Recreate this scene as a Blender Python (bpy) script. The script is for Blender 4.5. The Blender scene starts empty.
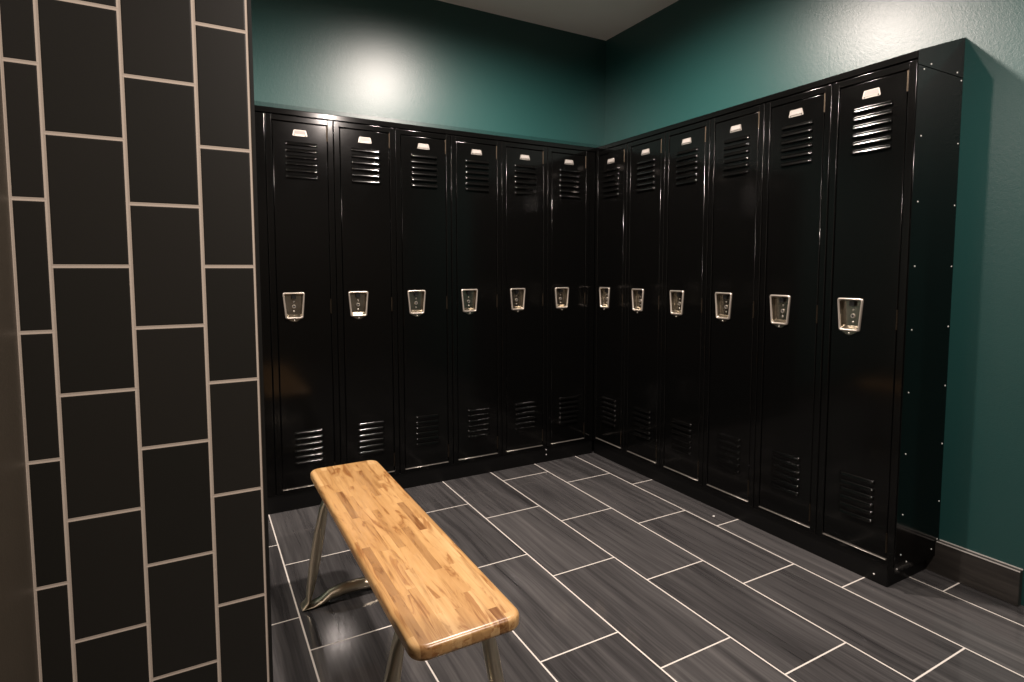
import bpy, bmesh, math, random
from mathutils import Vector, Matrix
C = bpy.context.scene.collection
PI = math.pi
W = 0.3048           # locker width
BZ = 0.088           # height of the bases the lockers stand on

# ------------------------------------------------------------------ helpers
def obj(name, bm, mats, parent=None, smooth=None):
    bmesh.ops.recalc_face_normals(bm, faces=bm.faces)
    me = bpy.data.meshes.new(name)
    bm.to_mesh(me); bm.free()
    if not isinstance(mats, (list, tuple)): mats = [mats]
    for m in mats: me.materials.append(m)
    if smooth is not None:
        me.shade_smooth()
        me.set_sharp_from_angle(angle=math.radians(smooth))
    o = bpy.data.objects.new(name, me); C.objects.link(o)
    if parent: o.parent = parent
    return o

def thing(name, label, cat, loc=(0, 0, 0), rotz=0, group=None):
    o = bpy.data.objects.new(name, None); C.objects.link(o)
    o.empty_display_size = 0.1
    o.location = loc; o.rotation_euler = (0, 0, rotz)
    return tag(o, label, cat, group)

def tag(o, label, cat, group=None):
    o['label'] = label; o['category'] = cat
    if group: o['group'] = group
    return o

def struct(o):
    o['kind'] = 'structure'
    return o

def dup(root, loc, rotz, label, group):
    r = root.copy(); C.objects.link(r)
    r.location = loc; r.rotation_euler = (0, 0, rotz)
    r['label'] = label; r['group'] = group
    for ch in list(root.children):
        c = ch.copy(); C.objects.link(c); c.parent = r
        for g in list(ch.children):
            d = g.copy(); C.objects.link(d); d.parent = c
    return r

def box(bm, x0, x1, y0, y1, z0, z1, bevel=0, segs=2, mat=0):
    t = bmesh.new()
    vs = [t.verts.new((x, y, z)) for x in (x0, x1) for y in (y0, y1) for z in (z0, z1)]
    for f in ((0, 1, 3, 2), (4, 6, 7, 5), (0, 4, 5, 1), (2, 3, 7, 6), (0, 2, 6, 4), (1, 5, 7, 3)):
        t.faces.new([vs[i] for i in f])
    if bevel:
        for f in bmesh.ops.bevel(t, geom=t.edges[:], offset=bevel, segments=segs, affect='EDGES', profile=0.5)['faces']: f.smooth = True
    merge(bm, t, mat)

def merge(bm, t, mat=0, smooth=False):
    bmesh.ops.recalc_face_normals(t, faces=t.faces)
    m = {v: bm.verts.new(v.co) for v in t.verts}
    for f in t.faces:
        nf = bm.faces.new([m[v] for v in f.verts]); nf.material_index = mat; nf.smooth = smooth or f.smooth
    t.free()

def prism(bm, pts, a, b, axis, bevel=0, mat=0):
    """polygon pts (2-D) swept from a to b along axis 0/1/2"""
    def P(p, s):
        q = list(p); q.insert(axis, s); return q
    t = bmesh.new()
    A = [t.verts.new(P(p, a)) for p in pts]; B = [t.verts.new(P(p, b)) for p in pts]
    n = len(pts)
    t.faces.new(A); t.faces.new(B[::-1])
    for i in range(n): t.faces.new((A[i], A[(i+1) % n], B[(i+1) % n], B[i]))
    if bevel: bmesh.ops.bevel(t, geom=t.edges[:], offset=bevel, segments=2, affect='EDGES', profile=0.6)
    merge(bm, t, mat)

def cyl(bm, c, axis, r, h, n=16, mat=0, dome=0):
    """cylinder / domed button starting at c and growing h along axis"""
    ax = Vector(axis).normalized(); u = ax.orthogonal().normalized(); v = ax.cross(u); c = Vector(c)
    t = bmesh.new(); rings = []
    prof = [(r, 0), (r, h)] if not dome else [(r, 0), (r, h*.35), (r*.8, h*.75), (r*.45, h)]
    for rr, hh in prof:
        rings.append([t.verts.new(c + ax*hh + (u*math.cos(2*PI*i/n) + v*math.sin(2*PI*i/n))*rr) for i in range(n)])
    for a, b in zip(rings, rings[1:]):
        for i in range(n): t.faces.new((a[i], a[(i+1) % n], b[(i+1) % n], b[i]))
    t.faces.new(rings[0][::-1]); t.faces.new(rings[-1])
    merge(bm, t, mat)

def loft(bm, rings, mat=0, caps=True, cap0=True, smooth=False):
    t = bmesh.new()
    R = [[t.verts.new(p) for p in r] for r in rings]; n = len(rings[0])
    for a, b in zip(R, R[1:]):
        for i in range(n): t.faces.new((a[i], a[(i+1) % n], b[(i+1) % n], b[i]))
    if caps:
        if cap0: t.faces.new(R[0][::-1])
        t.faces.new(R[-1])
    merge(bm, t, mat, smooth)

def rounded(pts, r, n=5):
    """round the corners of a convex polygon; r one radius or one per corner"""
    out = []; N = len(pts)
    for i, p in enumerate(pts):
        rr = r[i] if isinstance(r, (list, tuple)) else r
        p = Vector(p); a = Vector(pts[i-1]) - p; b = Vector(pts[(i+1) % N]) - p
        a.normalize(); b.normalize()
        ang = a.angle(b); d = rr / math.tan(ang/2)
        s = p + a*d; e = p + b*d
        cen = p + (a+b).normalized() * (rr/math.sin(ang/2))
        v0 = s - cen; v1 = e - cen; th = v0.angle(v1)
        for k in range(n+1):
            f = k/n
            q = (v0*math.sin((1-f)*th) + v1*math.sin(f*th))/math.sin(th)
            out.append(tuple(cen + q))
    return out

# ------------------------------------------------------------------ materials
class N:
    """tiny helper for writing node expressions"""
    def __init__(s, name):
        s.m = bpy.data.materials.new(name); s.m.use_nodes = True
        s.t = s.m.node_tree; s.b = s.t.nodes['Principled BSDF']
    def put(s, sock, v):
        if hasattr(v, 'is_linked') or isinstance(v, bpy.types.NodeSocket): s.t.links.new(v, sock)
        else: sock.default_value = v
    def math(s, op, a, b=0.0, c=0.0):
        n = s.t.nodes.new('ShaderNodeMath'); n.operation = op
        for k, v in zip(n.inputs, (a, b, c)): s.put(k, v)
        return n.outputs[0]
    def coords(s):
        n = s.t.nodes.new('ShaderNodeTexCoord'); return n.outputs['Object']
    def sep(s, v):
        n = s.t.nodes.new('ShaderNodeSeparateXYZ'); s.put(n.inputs[0], v); return n.outputs
    def comb(s, x, y, z):
        n = s.t.nodes.new('ShaderNodeCombineXYZ')
        for k, v in zip(n.inputs, (x, y, z)): s.put(k, v)
        return n.outputs[0]
    def noise(s, v, scale, detail=3, rough=0.5, dist=0):
        n = s.t.nodes.new('ShaderNodeTexNoise'); s.put(n.inputs['Vector'], v)
        n.inputs['Scale'].default_value = scale; n.inputs['Detail'].default_value = detail
        n.inputs['Roughness'].default_value = rough; n.inputs['Distortion'].default_value = dist
        return n.outputs['Fac']
    def white(s, v):
        n = s.t.nodes.new('ShaderNodeTexWhiteNoise'); n.noise_dimensions = '3D'
        s.put(n.inputs['Vector'], v); return n.outputs['Value']
    def ramp(s, f, stops, interp='LINEAR'):
        n = s.t.nodes.new('ShaderNodeValToRGB'); s.put(n.inputs[0], f); e = n.color_ramp.elements
        n.color_ramp.interpolation = interp
        while len(e) < len(stops): e.new(0.5)
        for k, (p, c) in zip(e, stops): k.position = p; k.color = (*c, 1)
        return n.outputs[0]
    def mix(s, f, a, b, blend='MIX'):
        n = s.t.nodes.new('ShaderNodeMix'); n.data_type = 'RGBA'; n.blend_type = blend
        s.put(n.inputs['Factor'], f)
        for k, v in ((6, a), (7, b)): s.put(n.inputs[k], (*v, 1) if isinstance(v, tuple) and len(v) == 3 else v)
        return n.outputs[2]
    def bump(s, h, strength=0.2, dist=0.01, normal=None):
        n = s.t.nodes.new('ShaderNodeBump'); s.put(n.inputs['Height'], h)
        n.inputs['Strength'].default_value = strength; n.inputs['Distance'].default_value = dist
        if normal: s.put(n.inputs['Normal'], normal)
        return n.outputs[0]
    def set(s, **k):
        for a, v in k.items():
            s.put(s.b.inputs[a.replace('_', ' ')], (*v, 1) if isinstance(v, tuple) and len(v) == 3 else v)
        return s.m

def paint(name, col, rough, bump=0.12, scale=260, spec=0.5):
    n = N(name); co = n.coords()
    h = n.math('ADD', n.noise(co, scale, 2, 0.5), n.math('MULTIPLY', n.noise(co, scale*0.3, 2), 0.8))
    v = n.mix(n.noise(co, 3.0, 2), tuple(c*0.95 for c in col), tuple(c*1.05 for c in col))
    return n.set(Base_Color=v, Roughness=rough, Specular_IOR_Level=spec, Normal=n.bump(h, bump, 0.004))

def enamel(name, col, rough, bump=0.02, spec=0.5):
    n = N(name); co = n.coords()
    r = n.math('MULTIPLY_ADD', n.noise(co, 9, 3), 0.06, rough-0.03)
    return n.set(Base_Color=col, Roughness=r, Specular_IOR_Level=spec, Normal=n.bump(n.noise(co, 120, 2), bump, 0.003))

def metal(name, col, rough, metallic=1.0, streak=None):
    n = N(name); co = n.coords()
    if streak is None and name == 'nickel tube':
        return n.set(Base_Color=col, Metallic=metallic, Roughness=rough)
    if streak:
        x, y, z = n.sep(co)
        co = n.comb(n.math('MULTIPLY', x, streak[0]), n.math('MULTIPLY', y, streak[1]), n.math('MULTIPLY', z, streak[2]))
    f = n.noise(co, 14, 2)
    c = n.mix(f, tuple(k*0.88 for k in col), col)
    return n.set(Base_Color=c, Metallic=metallic, Roughness=n.math('MULTIPLY_ADD', f, 0.12, rough-0.06))

GREEN = (0.0125, 0.0610, 0.0570)
M = {}
M['green'] = paint('green wall paint', GREEN, 0.375, 0.12, spec=0.62)
M['brown'] = paint('dark taupe wall paint', (0.055, 0.044, 0.031), 0.5, 0.10)
M['ceiling'] = paint('ceiling paint', (0.92, 0.88, 0.84), 0.8, 0.05)
M['cream'] = paint('cream wall paint', (0.62, 0.58, 0.53), 0.6, 0.08)
M['black'] = enamel('black locker enamel', (0.0018, 0.0018, 0.0017), 0.125, 0.006, 0.30)
M['black_base'] = enamel('black base enamel', (0.0018, 0.0018, 0.0018), 0.40, 0.02, 0.3)
M['steel'] = metal('nickel plated steel', (0.44, 0.40, 0.33), 0.24)
M['bright'] = metal('bright zinc', (0.55, 0.51, 0.46), 0.30, 0.8)
M['rim'] = metal('polished rim', (0.62, 0.56, 0.49), 0.32, 0.75)
M['screw'] = metal('shiny screw head', (0.85, 0.83, 0.80), 0.4, 0.3)
M['card'] = paint('plate face', (0.29, 0.27, 0.25), 0.38, 0.02)
M['dark'] = enamel('black latch', (0.005, 0.005, 0.005), 0.5)
M['hinge'] = metal('worn black hinge', (0.085, 0.068, 0.05), 0.32)
M['bronze'] = metal('nickel tube', (0.64, 0.57, 0.44), 0.31)
M['white'] = paint('white trim', (0.8, 0.78, 0.75), 0.4, 0.0)
M['scrap'] = paint('paper', (0.85, 0.83, 0.8), 0.8, 0.0)
M['rubber'] = enamel('black rubber', (0.012, 0.012, 0.012), 0.7)
M['edge'] = enamel('black edge trim', (0.010, 0.010, 0.009), 0.4)
M['caulk'] = paint('light caulk', (0.55, 0.53, 0.50), 0.5, 0.0)

def floor_mat():
    TW, TL, X0, O0, G = 0.29537, 0.59015, -0.13226, -0.5400, 0.0026
    n = N('floor tile'); co = n.coords(); x, y, z = n.sep(co)
    u = n.math('DIVIDE', n.math('SUBTRACT', X0, x), TW)            # column coordinate
    iu = n.math('FLOOR', u); fu = n.math('SUBTRACT', u, iu)        # iu = -1 is the column right of the first line
    col = n.math('ADD', iu, 1.0)
    v = n.math('DIVIDE', n.math('SUBTRACT', n.math('MULTIPLY_ADD', col, TL/3.0, O0), y), TL)
    iv = n.math('FLOOR', v); fv = n.math('SUBTRACT', v, iv)
    du = n.math('MULTIPLY', n.math('MINIMUM', fu, n.math('SUBTRACT', 1.0, fu)), TW)
    dv = n.math('MULTIPLY', n.math('MINIMUM', fv, n.math('SUBTRACT', 1.0, fv)), TL)
    d = n.math('MINIMUM', du, dv)
    grout = n.math('SUBTRACT', 1.0, n.math('SMOOTH_MIN', n.math('DIVIDE', d, G*1.35), 1.0, 0.25))
    mask = n.math('LESS_THAN', d, G)
    seed = n.white(n.comb(iu, iv, 0.0)); seed2 = n.white(n.comb(iu, iv, 7.0))
    sx = n.math('MULTIPLY_ADD', seed, 9.0, x); sy = n.math('MULTIPLY_ADD', seed2, 7.0, y)
    wob = n.math('MULTIPLY', n.noise(n.comb(n.math('MULTIPLY', sx, 3.0), n.math('MULTIPLY', sy, 1.6), 0), 1.0, 2), 0.035)
    sxw = n.math('ADD', sx, wob)
    wide = n.noise(n.comb(n.math('MULTIPLY', sxw, 26.0), n.math('MULTIPLY', sy, 1.1), 0.0), 1.0, 3, 0.6)
    fine = n.noise(n.comb(n.math('MULTIPLY', sxw, 150.0), n.math('MULTIPLY', sy, 2.6), 0.0), 1.0, 3, 0.6)
    f = n.math('ADD', n.math('MULTIPLY', wide, 0.75), n.math('MULTIPLY', fine, 0.25))
    f = n.math('ADD', f, n.math('MULTIPLY_ADD', seed, 0.12, -0.06))
    tile = n.ramp(f, [(0.26, (0.018, 0.0175, 0.0180)), (0.42, (0.043, 0.0415, 0.0420)), (0.56, (0.070, 0.0675, 0.0675)), (0.76, (0.112, 0.107, 0.105))])
    c = n.mix(mask, tile, (0.66, 0.62, 0.57))
    r = n.math('ADD', n.math('MULTIPLY_ADD', fine, 0.10, 0.025), n.math('MULTIPLY', mask, 0.45))
    h = n.math('SUBTRACT', n.math('MULTIPLY', fine, 0.12), mask)
    return n.set(Base_Color=c, Roughness=r, Specular_IOR_Level=0.5, Normal=n.bump(h, 0.25, 0.0015))
M['floor'] = floor_mat()

def base_tile_mat():
    n = N('baseboard tile'); co = n.coords(); x, y, z = n.sep(co)
    f = n.noise(n.comb(n.math('MULTIPLY', z, 60.0), n.math('MULTIPLY', y, 3.0), n.math('MULTIPLY', x, 60.0)), 1.0, 3, 0.6)
    return n.set(Base_Color=n.ramp(f, [(0.25, (0.016, 0.0145, 0.013)), (0.75, (0.046, 0.041, 0.036))]), Roughness=0.35)
M['base_tile'] = base_tile_mat()

def wall_tile_mat():
    s = 1.2
    CX = -2.1713
    TW, TH = 0.0905*s, 0.17775*s
    X0 = CX + (-0.170)*s                          # one vertical joint
    Z0 = 1.1745 + (1.1745-1.1723)*s               # one horizontal joint in the columns with even index
    n = N('black wall tile'); co = n.coords(); x, y, z = n.sep(co)
    u = n.math('DIVIDE', n.math('SUBTRACT', x, X0), TW); iu = n.math('FLOOR', u); fu = n.math('SUBTRACT', u, iu)
    par = n.math('MULTIPLY', n.math('FLOORED_MODULO', iu, 2.0), 0.5)
    v = n.math('ADD', n.math('DIVIDE', n.math('SUBTRACT', z, Z0), TH), par)
    iv = n.math('FLOOR', v); fv = n.math('SUBTRACT', v, iv)
    du = n.math('MULTIPLY', n.math('MINIMUM', fu, n.math('SUBTRACT', 1.0, fu)), TW)
    dv = n.math('MULTIPLY', n.math('MINIMUM', fv, n.math('SUBTRACT', 1.0, fv)), TH)
    d = n.math('MINIMUM', du, dv)
    # the cut end columns finish with a joint of their own
    de1 = n.math('ABSOLUTE', n.math('SUBTRACT', x, CX + 0.0825*s))
    de2 = n.math('ABSOLUTE', n.math('SUBTRACT', x, CX - 0.2085*s))
    d = n.math('MINIMUM', d, n.math('MINIMUM', de1, de2))
    g = n.math('LESS_THAN', d, 0.0030)
    gh = n.math('MINIMUM', n.math('DIVIDE', d, 0.005), 1.0)
    seed = n.white(n.comb(iu, iv, 1.0))
    t = n.mix(seed, (0.013, 0.0125, 0.010), (0.018, 0.0165, 0.0135))
    c = n.mix(g, t, (0.60, 0.51, 0.425))
    r = n.math('MULTIPLY_ADD', g, 0.35, 0.42)
    hh = n.math('ADD', gh, n.math('MULTIPLY', n.noise(co, 90, 2), 0.06))
    return n.set(Base_Color=c, Roughness=r, Normal=n.bump(hh, 0.35, 0.002))
M['wall_tile'] = wall_tile_mat()

def wood_mat():
    n = N('butcher block'); co = n.coords(); x, y, z = n.sep(co)
    SW = 0.0215
    u = n.math('DIVIDE', n.math('ADD', x, 2.0), SW); iu = n.math('FLOOR', u)
    r1 = n.white(n.comb(iu, 0.0, 3.0))
    L = n.math('MULTIPLY_ADD', r1, 0.10, 0.19)
    v = n.math('DIVIDE', n.math('ADD', y, n.math('MULTIPLY_ADD', n.white(n.comb(iu, 5.0, 1.0)), 1.0, 4.0)), L)
    iv = n.math('FLOOR', v)
    seed = n.white(n.comb(iu, iv, 2.0)); s2 = n.white(n.comb(iu, iv, 9.0))
    base = n.ramp(seed, [(0.0, (0.285, 0.150, 0.060)), (0.09, (0.40, 0.225, 0.088)), (0.30, (0.465, 0.268, 0.106)),
                         (0.72, (0.53, 0.318, 0.132)), (1.0, (0.61, 0.395, 0.185))])
    gx = n.math('MULTIPLY_ADD', s2, 5.0, n.math('MULTIPLY', x, 55.0))
    gy = n.math('MULTIPLY_ADD', seed, 9.0, n.math('MULTIPLY', y, 3.2))
    gz = n.math('MULTIPLY', z, 55.0)
    g = n.noise(n.comb(gx, gy, gz), 1.0, 4, 0.6, 0.6)
    g2 = n.noise(n.comb(n.math('MULTIPLY', gx, 5.0), n.math('MULTIPLY', gy, 2.0), gz), 1.0, 2)
    gg = n.math('ADD', n.math('MULTIPLY', g, 0.75), n.math('MULTIPLY', g2, 0.25))
    tint = n.ramp(gg, [(0.28, (0.58, 0.50, 0.42)), (0.46, (0.92, 0.90, 0.86)), (0.7, (1.05, 1.06, 1.08))])
    st = n.noise(n.comb(n.math('MULTIPLY_ADD', s2, 30.0, n.math('MULTIPLY', x, 34.0)), n.math('MULTIPLY_ADD', seed, 20.0, n.math('MULTIPLY', y, 5.0)), gz), 1.0, 3, 0.65, 1.2)
    stain = n.ramp(st, [(0.36, (0.56, 0.43, 0.33)), (0.47, (0.93, 0.90, 0.86)), (0.6, (1.0, 1.0, 1.0))])
    c = n.mix(1.0, n.mix(1.0, base, tint, 'MULTIPLY'), stain, 'MULTIPLY')
    return n.set(Base_Color=c, Roughness=0.30, Coat_Weight=0.08, Coat_Roughness=0.2)
M['wood'] = wood_mat()

def lamp_mat():
    n = N('lamp lens')
    return n.set(Base_Color=(0.9, 0.88, 0.85), Emission_Color=(1.0, 0.84, 0.66), Emission_Strength=6.0)
M['lens'] = lamp_mat()

# ------------------------------------------------------------------ the room
XE = -0.0405 - 6*W                 # left end of the back row
XR, YB, ZC = 0.305, 0.305, 2.71
XL, YF = -4.3, -4.7
PX, PY = -2.0645, -1.739          # free end of the tiled partition, its tiled face
T = 0.12
def slab(name, x0, x1, y0, y1, z0, z1, m):
    b = bmesh.new(); box(b, x0, x1, y0, y1, z0, z1); return struct(obj(name, b, m))
slab('floor', XL-T, XR+T, YF-T, YB+T, -T, 0, M['floor'])
slab('ceiling', XL-T, XR+T, YF-T, YB+T, ZC, ZC+T, M['ceiling'])
slab('wall_back', XL, XR, YB, YB+T, 0, ZC, M['green'])
slab('wall_right', XR, XR+T, YF, YB+T, 0, ZC, M['green'])
slab('wall_left', XL-T, XL, YF, YB+T, 0, ZC, M['cream'])
slab('wall_front', XL, XR, YF-T, YF, 0, ZC, M['brown'])
slab('wall_partition', XL, PX-0.006, PY, PY+0.15, 0, ZC, M['wall_tile'])
slab('trim_1', PX-0.006, PX, PY-0.0015, PY+0.15, 0, ZC, M['edge'])
slab('wall_entry', -2.4225-T, -2.4225, YF, PY, 0, ZC, M['brown'])
# dark tile baseboard with a light bead along its top
b = bmesh.new(); box(b, 0.280, XR, -2.095, -1.80, 0, 0.126, 0.002)
struct(obj('baseboard_right', b, M['base_tile']))
b = bmesh.new(); box(b, XL, XE-0.145, YB-0.018, YB, 0, 0.126, 0.002)
struct(obj('baseboard_back', b, M['base_tile']))
b = bmesh.new(); box(b, XL, XL+0.018, PY+0.15, YB-0.02, 0, 0.126, 0.002)
struct(obj('baseboard_left', b, M['base_tile']))
b = bmesh.new(); box(b, 0.2792, 0.2822, -2.0955, -1.836, 0.1235, 0.1272)
struct(obj('trim_2', b, M['caulk']))
b = bmesh.new(); box(b, 0.3005, XR, -2.095, -1.836, 0.126, 0.1290)
struct(obj('trim_3', b, M['caulk']))

# ------------------------------------------------------------------ one locker
ZT = 1.8865                                   # top of a locker
DT, DB = 1.8565, 0.1115                       # door top and bottom
DL, DR = -0.1205, 0.1215                      # door edges (locker centre = 0)
CUP = [(-0.0985, 1.0615), (0.0025, 1.0615), (-0.0075, 0.9350), (-0.0880, 0.9350)]   # handle cup outline (u, z)

def louver(bm, u0, u1, zc):
    prof = [(0.0085, 0.0), (0.0060, -0.0030), (0.0015, -0.0062), (-0.0040, -0.0080), (-0.0072, -0.0084), (-0.0078, -0.0072), (-0.0070, 0.0)]
    def ring(u, s, k): return [(u, -0.0005*0 + y*s + 0.002, zc - BZ + z*k) for z, y in prof]
    loft(bm, [ring(u0, 0.12, 0.75), ring(u0+0.002, 0.65, 0.93), ring(u0+0.006, 0.97, 1), ring(u0+0.012, 1, 1),
              ring(u1-0.012, 1, 1), ring(u1-0.006, 0.97, 1), ring(u1-0.002, 0.65, 0.93), ring(u1, 0.12, 0.75)], smooth=True)

def make_locker(label, group):
    t = thing('locker', label, 'locker', (0, 0, BZ), 0, group)
    # body: an open sheet-metal box
    b = bmesh.new(); h = ZT - BZ; w = W/2 - 0.001
    box(b, -w, -w+0.002, 0.020, 0.298, 0, h); box(b, w-0.002, w, 0.020, 0.298, 0, h)
    box(b, -w+0.002, w-0.002, 0.296, 0.298, 0, h)
    box(b, -w+0.002, w-0.002, 0.020, 0.296, 0, 0.003); box(b, -w+0.002, w-0.002, 0.020, 0.296, h-0.003, h)
    obj('body', b, M['black'], t)
    # face frame: two stiles and two rails with rounded arrises
    b = bmesh.new(); w = W/2 - 0.0012
    box(b, -w, DL-0.003, 0, 0.020, 0, h, 0.0028, 3); box(b, DR+0.003, w, 0, 0.020, 0, h, 0.0028, 3)
    box(b, DL-0.006, DR+0.006, 0.0006, 0.020, DT+0.003-BZ, h-0.0005, 0.0028, 3)
    box(b, DL-0.006, DR+0.006, 0.0006, 0.020, 0.0, 0.1065-BZ, 0.0012, 2)
    box(b, DL-0.006, DL+0.008, 0.0185, 0.020, 0.1065-BZ, DT-BZ); box(b, DR-0.008, DR+0.006, 0.0185, 0.020, 0.1065-BZ, DT-BZ)
    obj('door_frame', b, M['black'], t)
    b = bmesh.new(); box(b, DL-0.001, DR+0.001, -0.0035, 0.018, 0.1065-BZ, 0.1092-BZ, 0.0008, 1)
    s = obj('door_sill', b, M['bright'], t); s['label'] = 'thin bright metal sill'
    # door: sheet with a hole for the handle cup, flanged edges and pressed louvres
    b = bmesh.new(); y0, y1 = 0.0020, 0.0165; r = 0.0020
    O = [(DL, DT), (DR, DT), (DR, DB), (DL, DB)]
    I = [(DL+r, DT-r), (DR-r, DT-r), (DR-r, DB+r), (DL+r, DB+r)]
    vb = [b.verts.new((u, y1, z-BZ)) for u, z in O]
    vm = [b.verts.new((u, y0+r, z-BZ)) for u, z in O]
    v1 = [b.verts.new((u + (r*.3 if u < 0 else -r*.3), y0+r*.3, z-BZ + (-r*.3 if z > 1 else r*.3))) for u, z in O]
    vf = [b.verts.new((u, y0, z-BZ)) for u, z in I]
    hole = [(u*0.96 - 0.0475*0.04, z*0.96 + 0.998*0.04) for u, z in CUP]
    vh = [b.verts.new((u, y0, z-BZ)) for u, z in hole]
    vk = [b.verts.new((u, y1, z-BZ)) for u, z in hole]
    for P, Q in ((vb, vm), (vm, v1), (v1, vf), (vf, vh), (vh, vk), (vk, vb)):
        for i in range(4): b.faces.new((P[i], P[(i+1) % 4], Q[(i+1) % 4], Q[i]))
    for f in b.faces:
        if len({round(v.co.y, 4) for v in f.verts}) > 1 and all(v.co.y < y0+r+1e-5 for v in f.verts): f.smooth = True
    for k in range(6):
        louver(b, -0.0680, 0.0755, 1.7595 - k*0.0304)
        louver(b, -0.0640, 0.0720, 0.3790 - k*0.0297)
    d = obj('door', b, M['black'], t)
    # number plate: trapezoid holder with a lower lip and two rivets
    b = bmesh.new()
    tp = [(-0.0275, 1.8245), (0.0265, 1.8245), (0.0335, 1.7965), (-0.0345, 1.7965)]
    P = [(u, z-BZ) for u, z in rounded(tp, 0.0035, 3)]
    prism(b, P, 0.0022, -0.0004, 1)
    Q = [(u, z-BZ) for u, z in ((-0.0235, 1.8222), (0.0225, 1.8222), (0.0265, 1.8055), (-0.0275, 1.8055))]
    prism(b, Q, -0.0004, -0.0010, 1, 0, 1)
    box(b, -0.0280, 0.0270, -0.0024, -0.0002, 1.8022-BZ, 1.8055-BZ, 0.0006, 1)
    for u in (-0.026, 0.025): cyl(b, (u, -0.0003, 1.8000-BZ), (0, -1, 0), 0.0026, 0.0014, 8, 2, 1)
    s = obj('number_plate', b, [M['bright'], M['card'], M['dark']], d, 40); s['label'] = 'small silver number plate'
    # recessed handle cup
    def loop(ins, y, bot=0.0, top=0.0, rad=0.008):
        cu, cz = -0.0475, 0.998
        p = []
        for (u, z) in CUP:
            zz = z - ins - top if z > 1 else z + ins + bot
            uu = u + ins if u < cu else u - ins
            p.append((uu, zz))
        return [(u, y, z-BZ) for u, z in rounded(p, max(rad, 0.002), 4)]
    b = bmesh.new()
    loft(b, [loop(0, 0.0025), loop(0, -0.0010), loop(0.0008, -0.0030), loop(0.0022, -0.0046), loop(0.0042, -0.0052), loop(0.0062, -0.0044), loop(0.0075, -0.0026, 0, 0, .006), loop(0.0082, 0.0, 0, 0, .006)], 1, False, smooth=True)
    loft(b, [loop(0.0082, 0.0, 0, 0, .006), loop(0.0088, 0.002, 0.0012, 0, .006), loop(0.0098, 0.0150, 0.0075, 0.0, .006), loop(0.0110, 0.0195, 0.0095, 0.001, .004)], cap0=False)
    # pointed tab under the cup
    tab = [(-0.083, 0.9375), (-0.0125, 0.9375), (-0.031, 0.9255), (-0.041, 0.9205), (-0.0535, 0.9205), (-0.064, 0.9255)]
    prism(b, [(u, z-BZ) for u, z in tab], 0.0022, -0.0010, 1, 0.0006)
    cup = obj('handle_cup', b, [M['steel'], M['rim']], d); cup['label'] = 'recessed nickel handle cup'
    b = bmesh.new(); cyl(b, (-0.0475, -0.001, 0.9268-BZ), (0, -1, 0), 0.0038, 0.0030, 12, 0, 1)
    obj('screw', b, M['bright'], d, 40)
    b = bmesh.new(); box(b, -0.0575, -0.0365, 0.008, 0.0196, 1.0300-BZ, 1.0490-BZ, 0.0015, 1)
    s = obj('latch', b, M['dark'], d, 40); s['label'] = 'black finger latch'
    for z in (1.0165, 0.9690):
        b = bmesh.new(); cyl(b, (-0.0460, 0.0196, z-BZ), (0, -1, 0), 0.0042, 0.0024, 12, 0, 1)
        obj('rivet', b, M['bright'], d, 40)
    b = bmesh.new(); n = 20; cu, cz = -0.0460, 0.9925-BZ
    loft(b, [[(cu + math.cos(2*PI*i/n)*rr, y, cz + math.sin(2*PI*i/n)*rr) for i in range(n)]
             for rr, y in ((0.0088, 0.0196), (0.0088, 0.0170), (0.0075, 0.0150), (0.0052, 0.0150), (0.0045, 0.0165))])
    for f in b.faces:
        if f.calc_center_median().length and all(abs((v.co.x-cu)**2 + (v.co.z-cz)**2) < 0.0047**2 for v in f.verts): f.material_index = 1
    obj('lock_ring', b, [M['bright'], M['dark']], d, 40)
    # hinges on the right edge
    for z in (1.785, 0.955, 0.135):
        b = bmesh.new()
        for k in range(5):
            cyl(b, (DR+0.0012, 0.0016, z - BZ + k*0.0144), (0, 0, 1), 0.0036, 0.0138, 10)
        obj('hinge', b, M['hinge'], t, 40)
    return t

left = [  # from the left end to the corner
    'leftmost black locker of the back row, beside the tiled pillar',
    'second black locker from the left in the back row, behind the bench end',
    'third black locker from the left in the back row, just right of the bench end',
    'fourth black locker from the left in the back row, third from the corner',
    'fifth black locker from the left in the back row, second from the corner',
    'black locker at the right end of the back row, touching the corner strip']
right = [
    'first black locker of the right-hand row, touching the corner strip',
    'second black locker out from the corner in the right-hand row',
    'third black locker out from the corner in the right-hand row',
    'fourth black locker out from the corner in the right-hand row',
    'fifth black locker out from the corner in the right-hand row',
    'nearest, largest-looking black locker of the right-hand row, beside the screwed end panel']
C1, C2 = 0.0405, 0.0
proto = None
for i, lb in enumerate(left):
    loc = (-C1 - W*(5-i) - W/2, 0, BZ)
    if proto is None:
        proto = make_locker(lb, 'lockers along the back wall'); proto.location = loc
    else: dup(proto, loc, 0, lb, 'lockers along the back wall')
for i, lb in enumerate(right):
    dup(proto, (0, -C2 - W*i - W/2, BZ), -PI/2, lb, 'lockers along the right wall')
YE = -C2 - 6*W                     # free end of the right row
XE = -C1 - 6*W                     # left end of the back row

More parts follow.
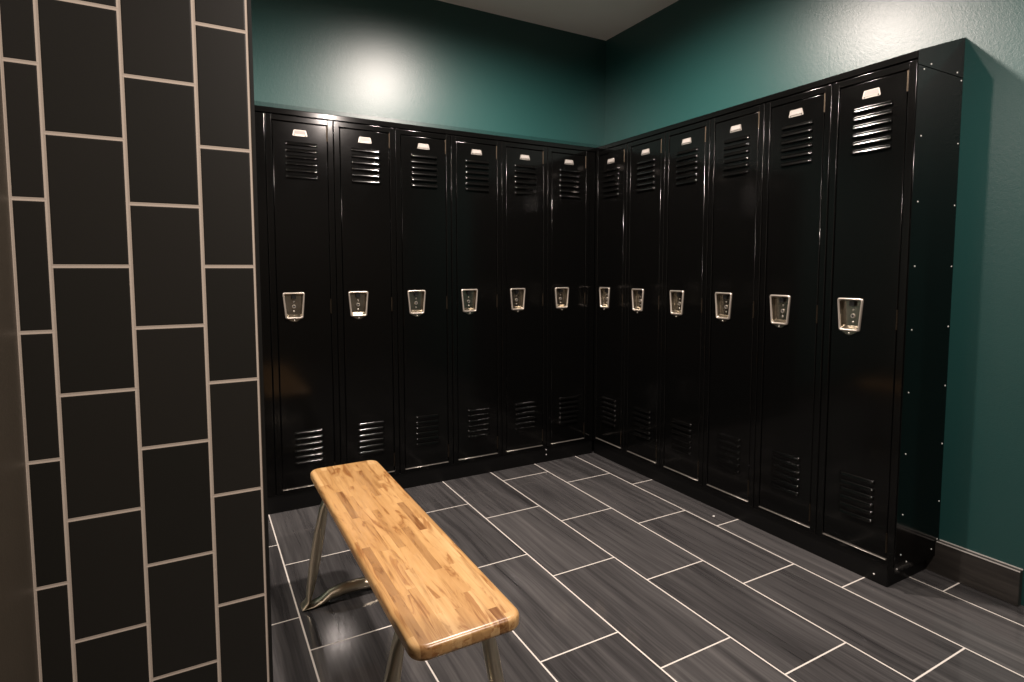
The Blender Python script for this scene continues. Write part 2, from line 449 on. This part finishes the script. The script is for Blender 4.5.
# bases under the rows
def base(name, label, x0, x1, y0, y1, screws):
    t = thing(name, label, 'plinth', ((x0+x1)/2, (y0+y1)/2, 0), 0, 'bases under the lockers')
    cx, cy = (x0+x1)/2, (y0+y1)/2
    b = bmesh.new(); box(b, x0-cx, x1-cx, y0-cy, y1-cy, 0, BZ-0.0005, 0.0015, 1)
    obj('kick_panel', b, M['black_base'], t)
    for (p, ax) in screws:
        b = bmesh.new(); cyl(b, (p[0]-cx, p[1]-cy, p[2]), ax, 0.0035, 0.0022, 10, 0, 1)
        obj('screw', b, M['screw'], t, 40)
    return t
base('plinth', 'low black base panel under the back row of lockers', XE-0.14, 0.0, 0.006, 0.304,
     [((-C1-W*k, 0.006, z), (0, -1, 0)) for k in (1,) for z in (0.045, 0.075)])
base('plinth', 'low black base panel under the right-hand row of lockers', 0.010, 0.279, -1.803, 0.0055,
     [((0.010, -1.755, 0.030), (-1, 0, 0))])

# corner filler and the filler at the left end
b = bmesh.new()
prism(b, [(-C1+0.0015, 0.001), (-0.001, 0.001), (-0.001, 0.006), (-0.014, 0.020), (-C1+0.0015, 0.020)], BZ, ZT-0.001, 2)
tag(obj('corner_filler', b, M['black']), 'narrow black filler strip where the two locker rows meet', 'filler strip')
b = bmesh.new(); box(b, XE-0.14, XE-0.0015, 0.002, 0.020, BZ, ZT-0.001, 0.002, 2); box(b, XE-0.14, XE-0.137, 0.020, 0.302, BZ, ZT-0.001)
tag(obj('end_filler', b, M['black']), 'black filler panel left of the back row, half hidden by the tiled pillar', 'filler panel')

# sloping hoods, mitred in the corner
HZ0, HF, HB = ZT + 0.0005, 1.914, 2.012
def hood(name, label, row):
    """profile: front lip, vertical fascia, slope up to the wall"""
    prof = [(-0.0035, 1.8890), (-0.0035, HF-0.002), (-0.001, HF), (0.303, HB), (0.303, HZ0), (0.020, HZ0), (0.020, 1.8890)]
    b = bmesh.new(); rings = []
    for end in (0, 1):
        r = []
        for d, z in prof:
            if row == 'back':
                s = XE-0.14 if end == 0 else d - 0.0004           # mitre along x = y
                r.append((s, d, z))
            else:
                s = YE-0.0015 if end == 0 else d - 0.0004 - 0.0004
                r.append((d, s, z) if end == 0 else (d + 0.0004, d - 0.0002, z))
        rings.append(r)
    org = Vector((-1.0, 0.15, HZ0)) if row == 'back' else Vector((0.15, -0.9, HZ0))
    rings = [[tuple(Vector(p)-org) for p in r] for r in rings]
    t = thing(name, label, 'locker hood', org, 0, 'sloping hoods over the lockers')
    loft(b, rings)
    bmesh.ops.bevel(b, geom=[e for e in b.edges], offset=0.0012, segments=1, affect='EDGES')
    obj('top_cover', b, M['black'], t)
    if row == 'right':
        # triangular closing plate at the free end
        b = bmesh.new()
        prism(b, [(-0.003-org.x, 1.8680-org.z), (-0.003-org.x, HF-org.z), (0.304-org.x, HB+0.001-org.z), (0.304-org.x, 1.8680-org.z)],
              YE-0.0032-org.y, YE-0.0016-org.y, 1, 0.0005)
        obj('end_cap', b, M['black'], t)
        for x in (0.080, 0.258):
            b = bmesh.new(); cyl(b, (x-org.x, YE-0.0032-org.y, 1.880-org.z), (0, -1, 0), 0.0036, 0.0022, 10, 0, 1)
            obj('screw', b, M['screw'], t, 40)
    return t
hood('sloped_hood', 'sloping black hood along the top of the back row of lockers', 'back')
hood('sloped_hood', 'sloping black hood along the top of the right-hand row of lockers', 'right')

# end panel of the right row
t = thing('gable', 'tall black end panel dotted with silver screws, closing the right-hand locker row', 'end panel', (0.152, YE, 0.0))
b = bmesh.new(); box(b, -0.152-0.001, 0.152, -0.0030, -0.0004, 0.066, 1.8665, 0.0012, 1)
obj('panel', b, M['black'], t)
zs = [1.856, 1.631, 1.406, 1.181, 0.956, 0.731, 0.507, 0.282, 0.132]
sc = [(0.036, z) for z in zs] + [(0.289, z) for z in zs] + [(0.076, 0.096), (0.250, 0.101), (0.298, 0.085), (0.014, 0.083)]
for x, z in sc:
    b = bmesh.new(); cyl(b, (x-0.152, -0.0030, z), (0, -1, 0), 0.0032, 0.0022, 10, 0, 1)
    obj('screw', b, M['screw'], t, 40)

# ------------------------------------------------------------------ the bench
BX0, BX1, BY0, BY1, BT = -1.829, -1.578, -1.898, -0.714, 0.431
bcx, bcy = (BX0+BX1)/2, (BY0+BY1)/2
t = thing('bench', 'narrow butcher-block bench on bent metal legs standing in front of the lockers', 'bench', (bcx, bcy, 0))
hx, hy = (BX1-BX0)/2, (BY1-BY0)/2
b = bmesh.new()
def slabring(ins, z, rad):
    return [(x, y, z) for x, y in rounded([(-hx+ins, -hy+ins), (hx-ins, -hy+ins), (hx-ins, hy-ins), (-hx+ins, hy-ins)], rad, 8)]
TH = 0.033; e = 0.011
rings = []
for k in range(6):
    a = PI/2*k/5; rings.append(slabring(e*(1-math.sin(a)), BT-TH + e*(1-math.cos(a)), 0.036-e*(1-math.sin(a))))
for k in range(6):
    a = PI/2*(1-k/5); rings.append(slabring(e*(1-math.sin(a)), BT - e*(1-math.cos(a)), 0.036-e*(1-math.sin(a))))
loft(b, rings)
obj('seat', b, M['wood'], t, 30)

def tube(bm, path, n=16):
    """path: (point, half width, half thickness); width lies along y, thickness across the path in x-z"""
    rings = []
    for i, (p, wv, tv) in enumerate(path):
        p = Vector(p)
        a = Vector(path[max(i-1, 0)][0]); c = Vector(path[min(i+1, len(path)-1)][0])
        d = (c-a).normalized(); wd = Vector((0, 1, 0)); wd = (wd - d*wd.dot(d)).normalized(); td = d.cross(wd)
        rings.append([tuple(p + wd*math.cos(2*PI*k/n)*wv + td*math.sin(2*PI*k/n)*tv) for k in range(n)])
    loft(bm, rings)

FXO = 0.185      # feet reach out beyond the seat edges
for yy in (-0.885 - bcy, -1.735 - bcy):
    for s in (-1, 1):
        b = bmesh.new()
        tube(b, [((s*0.096, yy, BT-TH-0.003), 0.024, 0.005), ((s*0.099, yy, BT-TH-0.02), 0.024, 0.007), ((s*0.106, yy, 0.34), 0.021, 0.014),
                 ((s*0.123, yy, 0.25), 0.0195, 0.0185), ((s*0.140, yy, 0.155), 0.0195, 0.0185), ((s*0.157, yy, 0.065), 0.022, 0.013),
                 ((s*0.166, yy, 0.024), 0.025, 0.006), ((s*FXO, yy, 0.0050), 0.026, 0.004)])
        lg = obj('leg', b, M['bronze'], t, 50)
    b = bmesh.new()
    half = [(FXO+0.004, 0.0058, 0.026, 0.0040), (0.150, 0.0066, 0.027, 0.0045), (0.125, 0.0115, 0.025, 0.0085), (0.090, 0.0260, 0.0225, 0.0180), (0.045, 0.0330, 0.0215, 0.0205)]
    tube(b, [((-x, yy, z), a, c) for x, z, a, c in half] + [((0, yy, 0.0345), 0.0215, 0.0205)] + [((x, yy, z), a, c) for x, z, a, c in half[::-1]])
    fb = obj('floor_bar', b, M['bronze'], t, 50)
    for s in (-1, 1):
        for dy in (-0.009, 0.009):
            b = bmesh.new(); cyl(b, (s*0.148, yy+dy, 0.0085), (0, 0, 1), 0.0050, 0.005, 10, 0, 1)
            obj('bolt', b, M['bright'], fb, 40)
    b = bmesh.new(); box(b, -0.104, 0.104, yy-0.019, yy+0.019, BT-TH-0.0055, BT-TH-0.0002, 0.001, 1)
    obj('mounting_plate', b, M['bronze'], t)

# ------------------------------------------------------------------ a scrap on the floor
b = bmesh.new()
prism(b, [(-0.006, -0.003), (0.002, -0.005), (0.007, 0.0), (0.003, 0.005), (-0.004, 0.004)], 0.0, 0.002, 2)
o = tag(obj('paper_scrap', b, M['scrap']), 'tiny white scrap of paper on the floor by the right-hand lockers', 'litter')
o.location = (-0.0650, -1.051, 0.0002)

# ------------------------------------------------------------------ lamps
LIGHTS = [((-0.93, -0.89), 'recessed ceiling downlight in front of the locker corner', 1.0),
          ((-1.00, -3.00), 'recessed ceiling downlight above the open floor near the camera', 0.82),
          ((-2.95, -0.93), 'recessed ceiling downlight behind the tiled partition', 0.65)]
POWER = 262
for (x, y), lb, k in LIGHTS:
    t = thing('downlight', lb, 'ceiling light', (x, y, ZC), 0, 'recessed ceiling downlights')
    b = bmesh.new(); n = 32
    loft(b, [[(math.cos(2*PI*i/n)*r, math.sin(2*PI*i/n)*r, z) for i in range(n)] for r, z in
             ((0.088, -0.0003), (0.088, -0.003), (0.080, -0.006), (0.068, -0.005), (0.066, -0.0015), (0.066, -0.0003))], 0, False)
    obj('trim_ring', b, M['white'], t, 40)
    b = bmesh.new(); cyl(b, (0, 0, -0.0025), (0, 0, 1), 0.0655, 0.002, 32)
    obj('lens', b, M['lens'], t)
    L = bpy.data.lights.new('downlight_lamp', 'SPOT'); L.energy = POWER*k; L.color = (1.0, 0.865, 0.785)
    L.spot_size = math.radians(175); L.spot_blend = 0.6; L.shadow_soft_size = 0.06
    lo = bpy.data.objects.new('downlight_lamp', L); C.objects.link(lo); lo.location = (0, 0, -0.065); lo.parent = t

w = bpy.data.worlds.new('World'); bpy.context.scene.world = w; w.use_nodes = True
w.node_tree.nodes['Background'].inputs[0].default_value = (0.02, 0.02, 0.02, 1)
w.node_tree.nodes['Background'].inputs[1].default_value = 1.0

# ------------------------------------------------------------------ camera
cam = bpy.data.cameras.new('camera'); co = bpy.data.objects.new('camera', cam); C.objects.link(co)
F = 580.1
cam.sensor_fit = 'HORIZONTAL'; cam.sensor_width = 36.0; cam.lens = F/1024*36.0
cam.shift_x = -9.74/1024; cam.shift_y = -30.03/1024
cam.clip_start = 0.01
yaw, pit, rol = map(math.radians, (29.3358, -4.1407, -0.0229))
fw = Vector((math.sin(yaw)*math.cos(pit), math.cos(yaw)*math.cos(pit), math.sin(pit)))
rt = Vector((math.cos(yaw), -math.sin(yaw), 0)); up = rt.cross(fw)
r2 = rt*math.cos(rol) + up*math.sin(rol); u2 = -rt*math.sin(rol) + up*math.cos(rol)
co.matrix_world = Matrix(((r2.x, u2.x, -fw.x, -2.1713), (r2.y, u2.y, -fw.y, -2.9387), (r2.z, u2.z, -fw.z, 1.1723), (0, 0, 0, 1)))
sc_ = bpy.context.scene
sc_.camera = co
vs = sc_.view_settings
vs.view_transform = 'Standard'; vs.look = 'None'; vs.gamma = 1.0; vs.use_curve_mapping = False
vs.exposure = 0.0
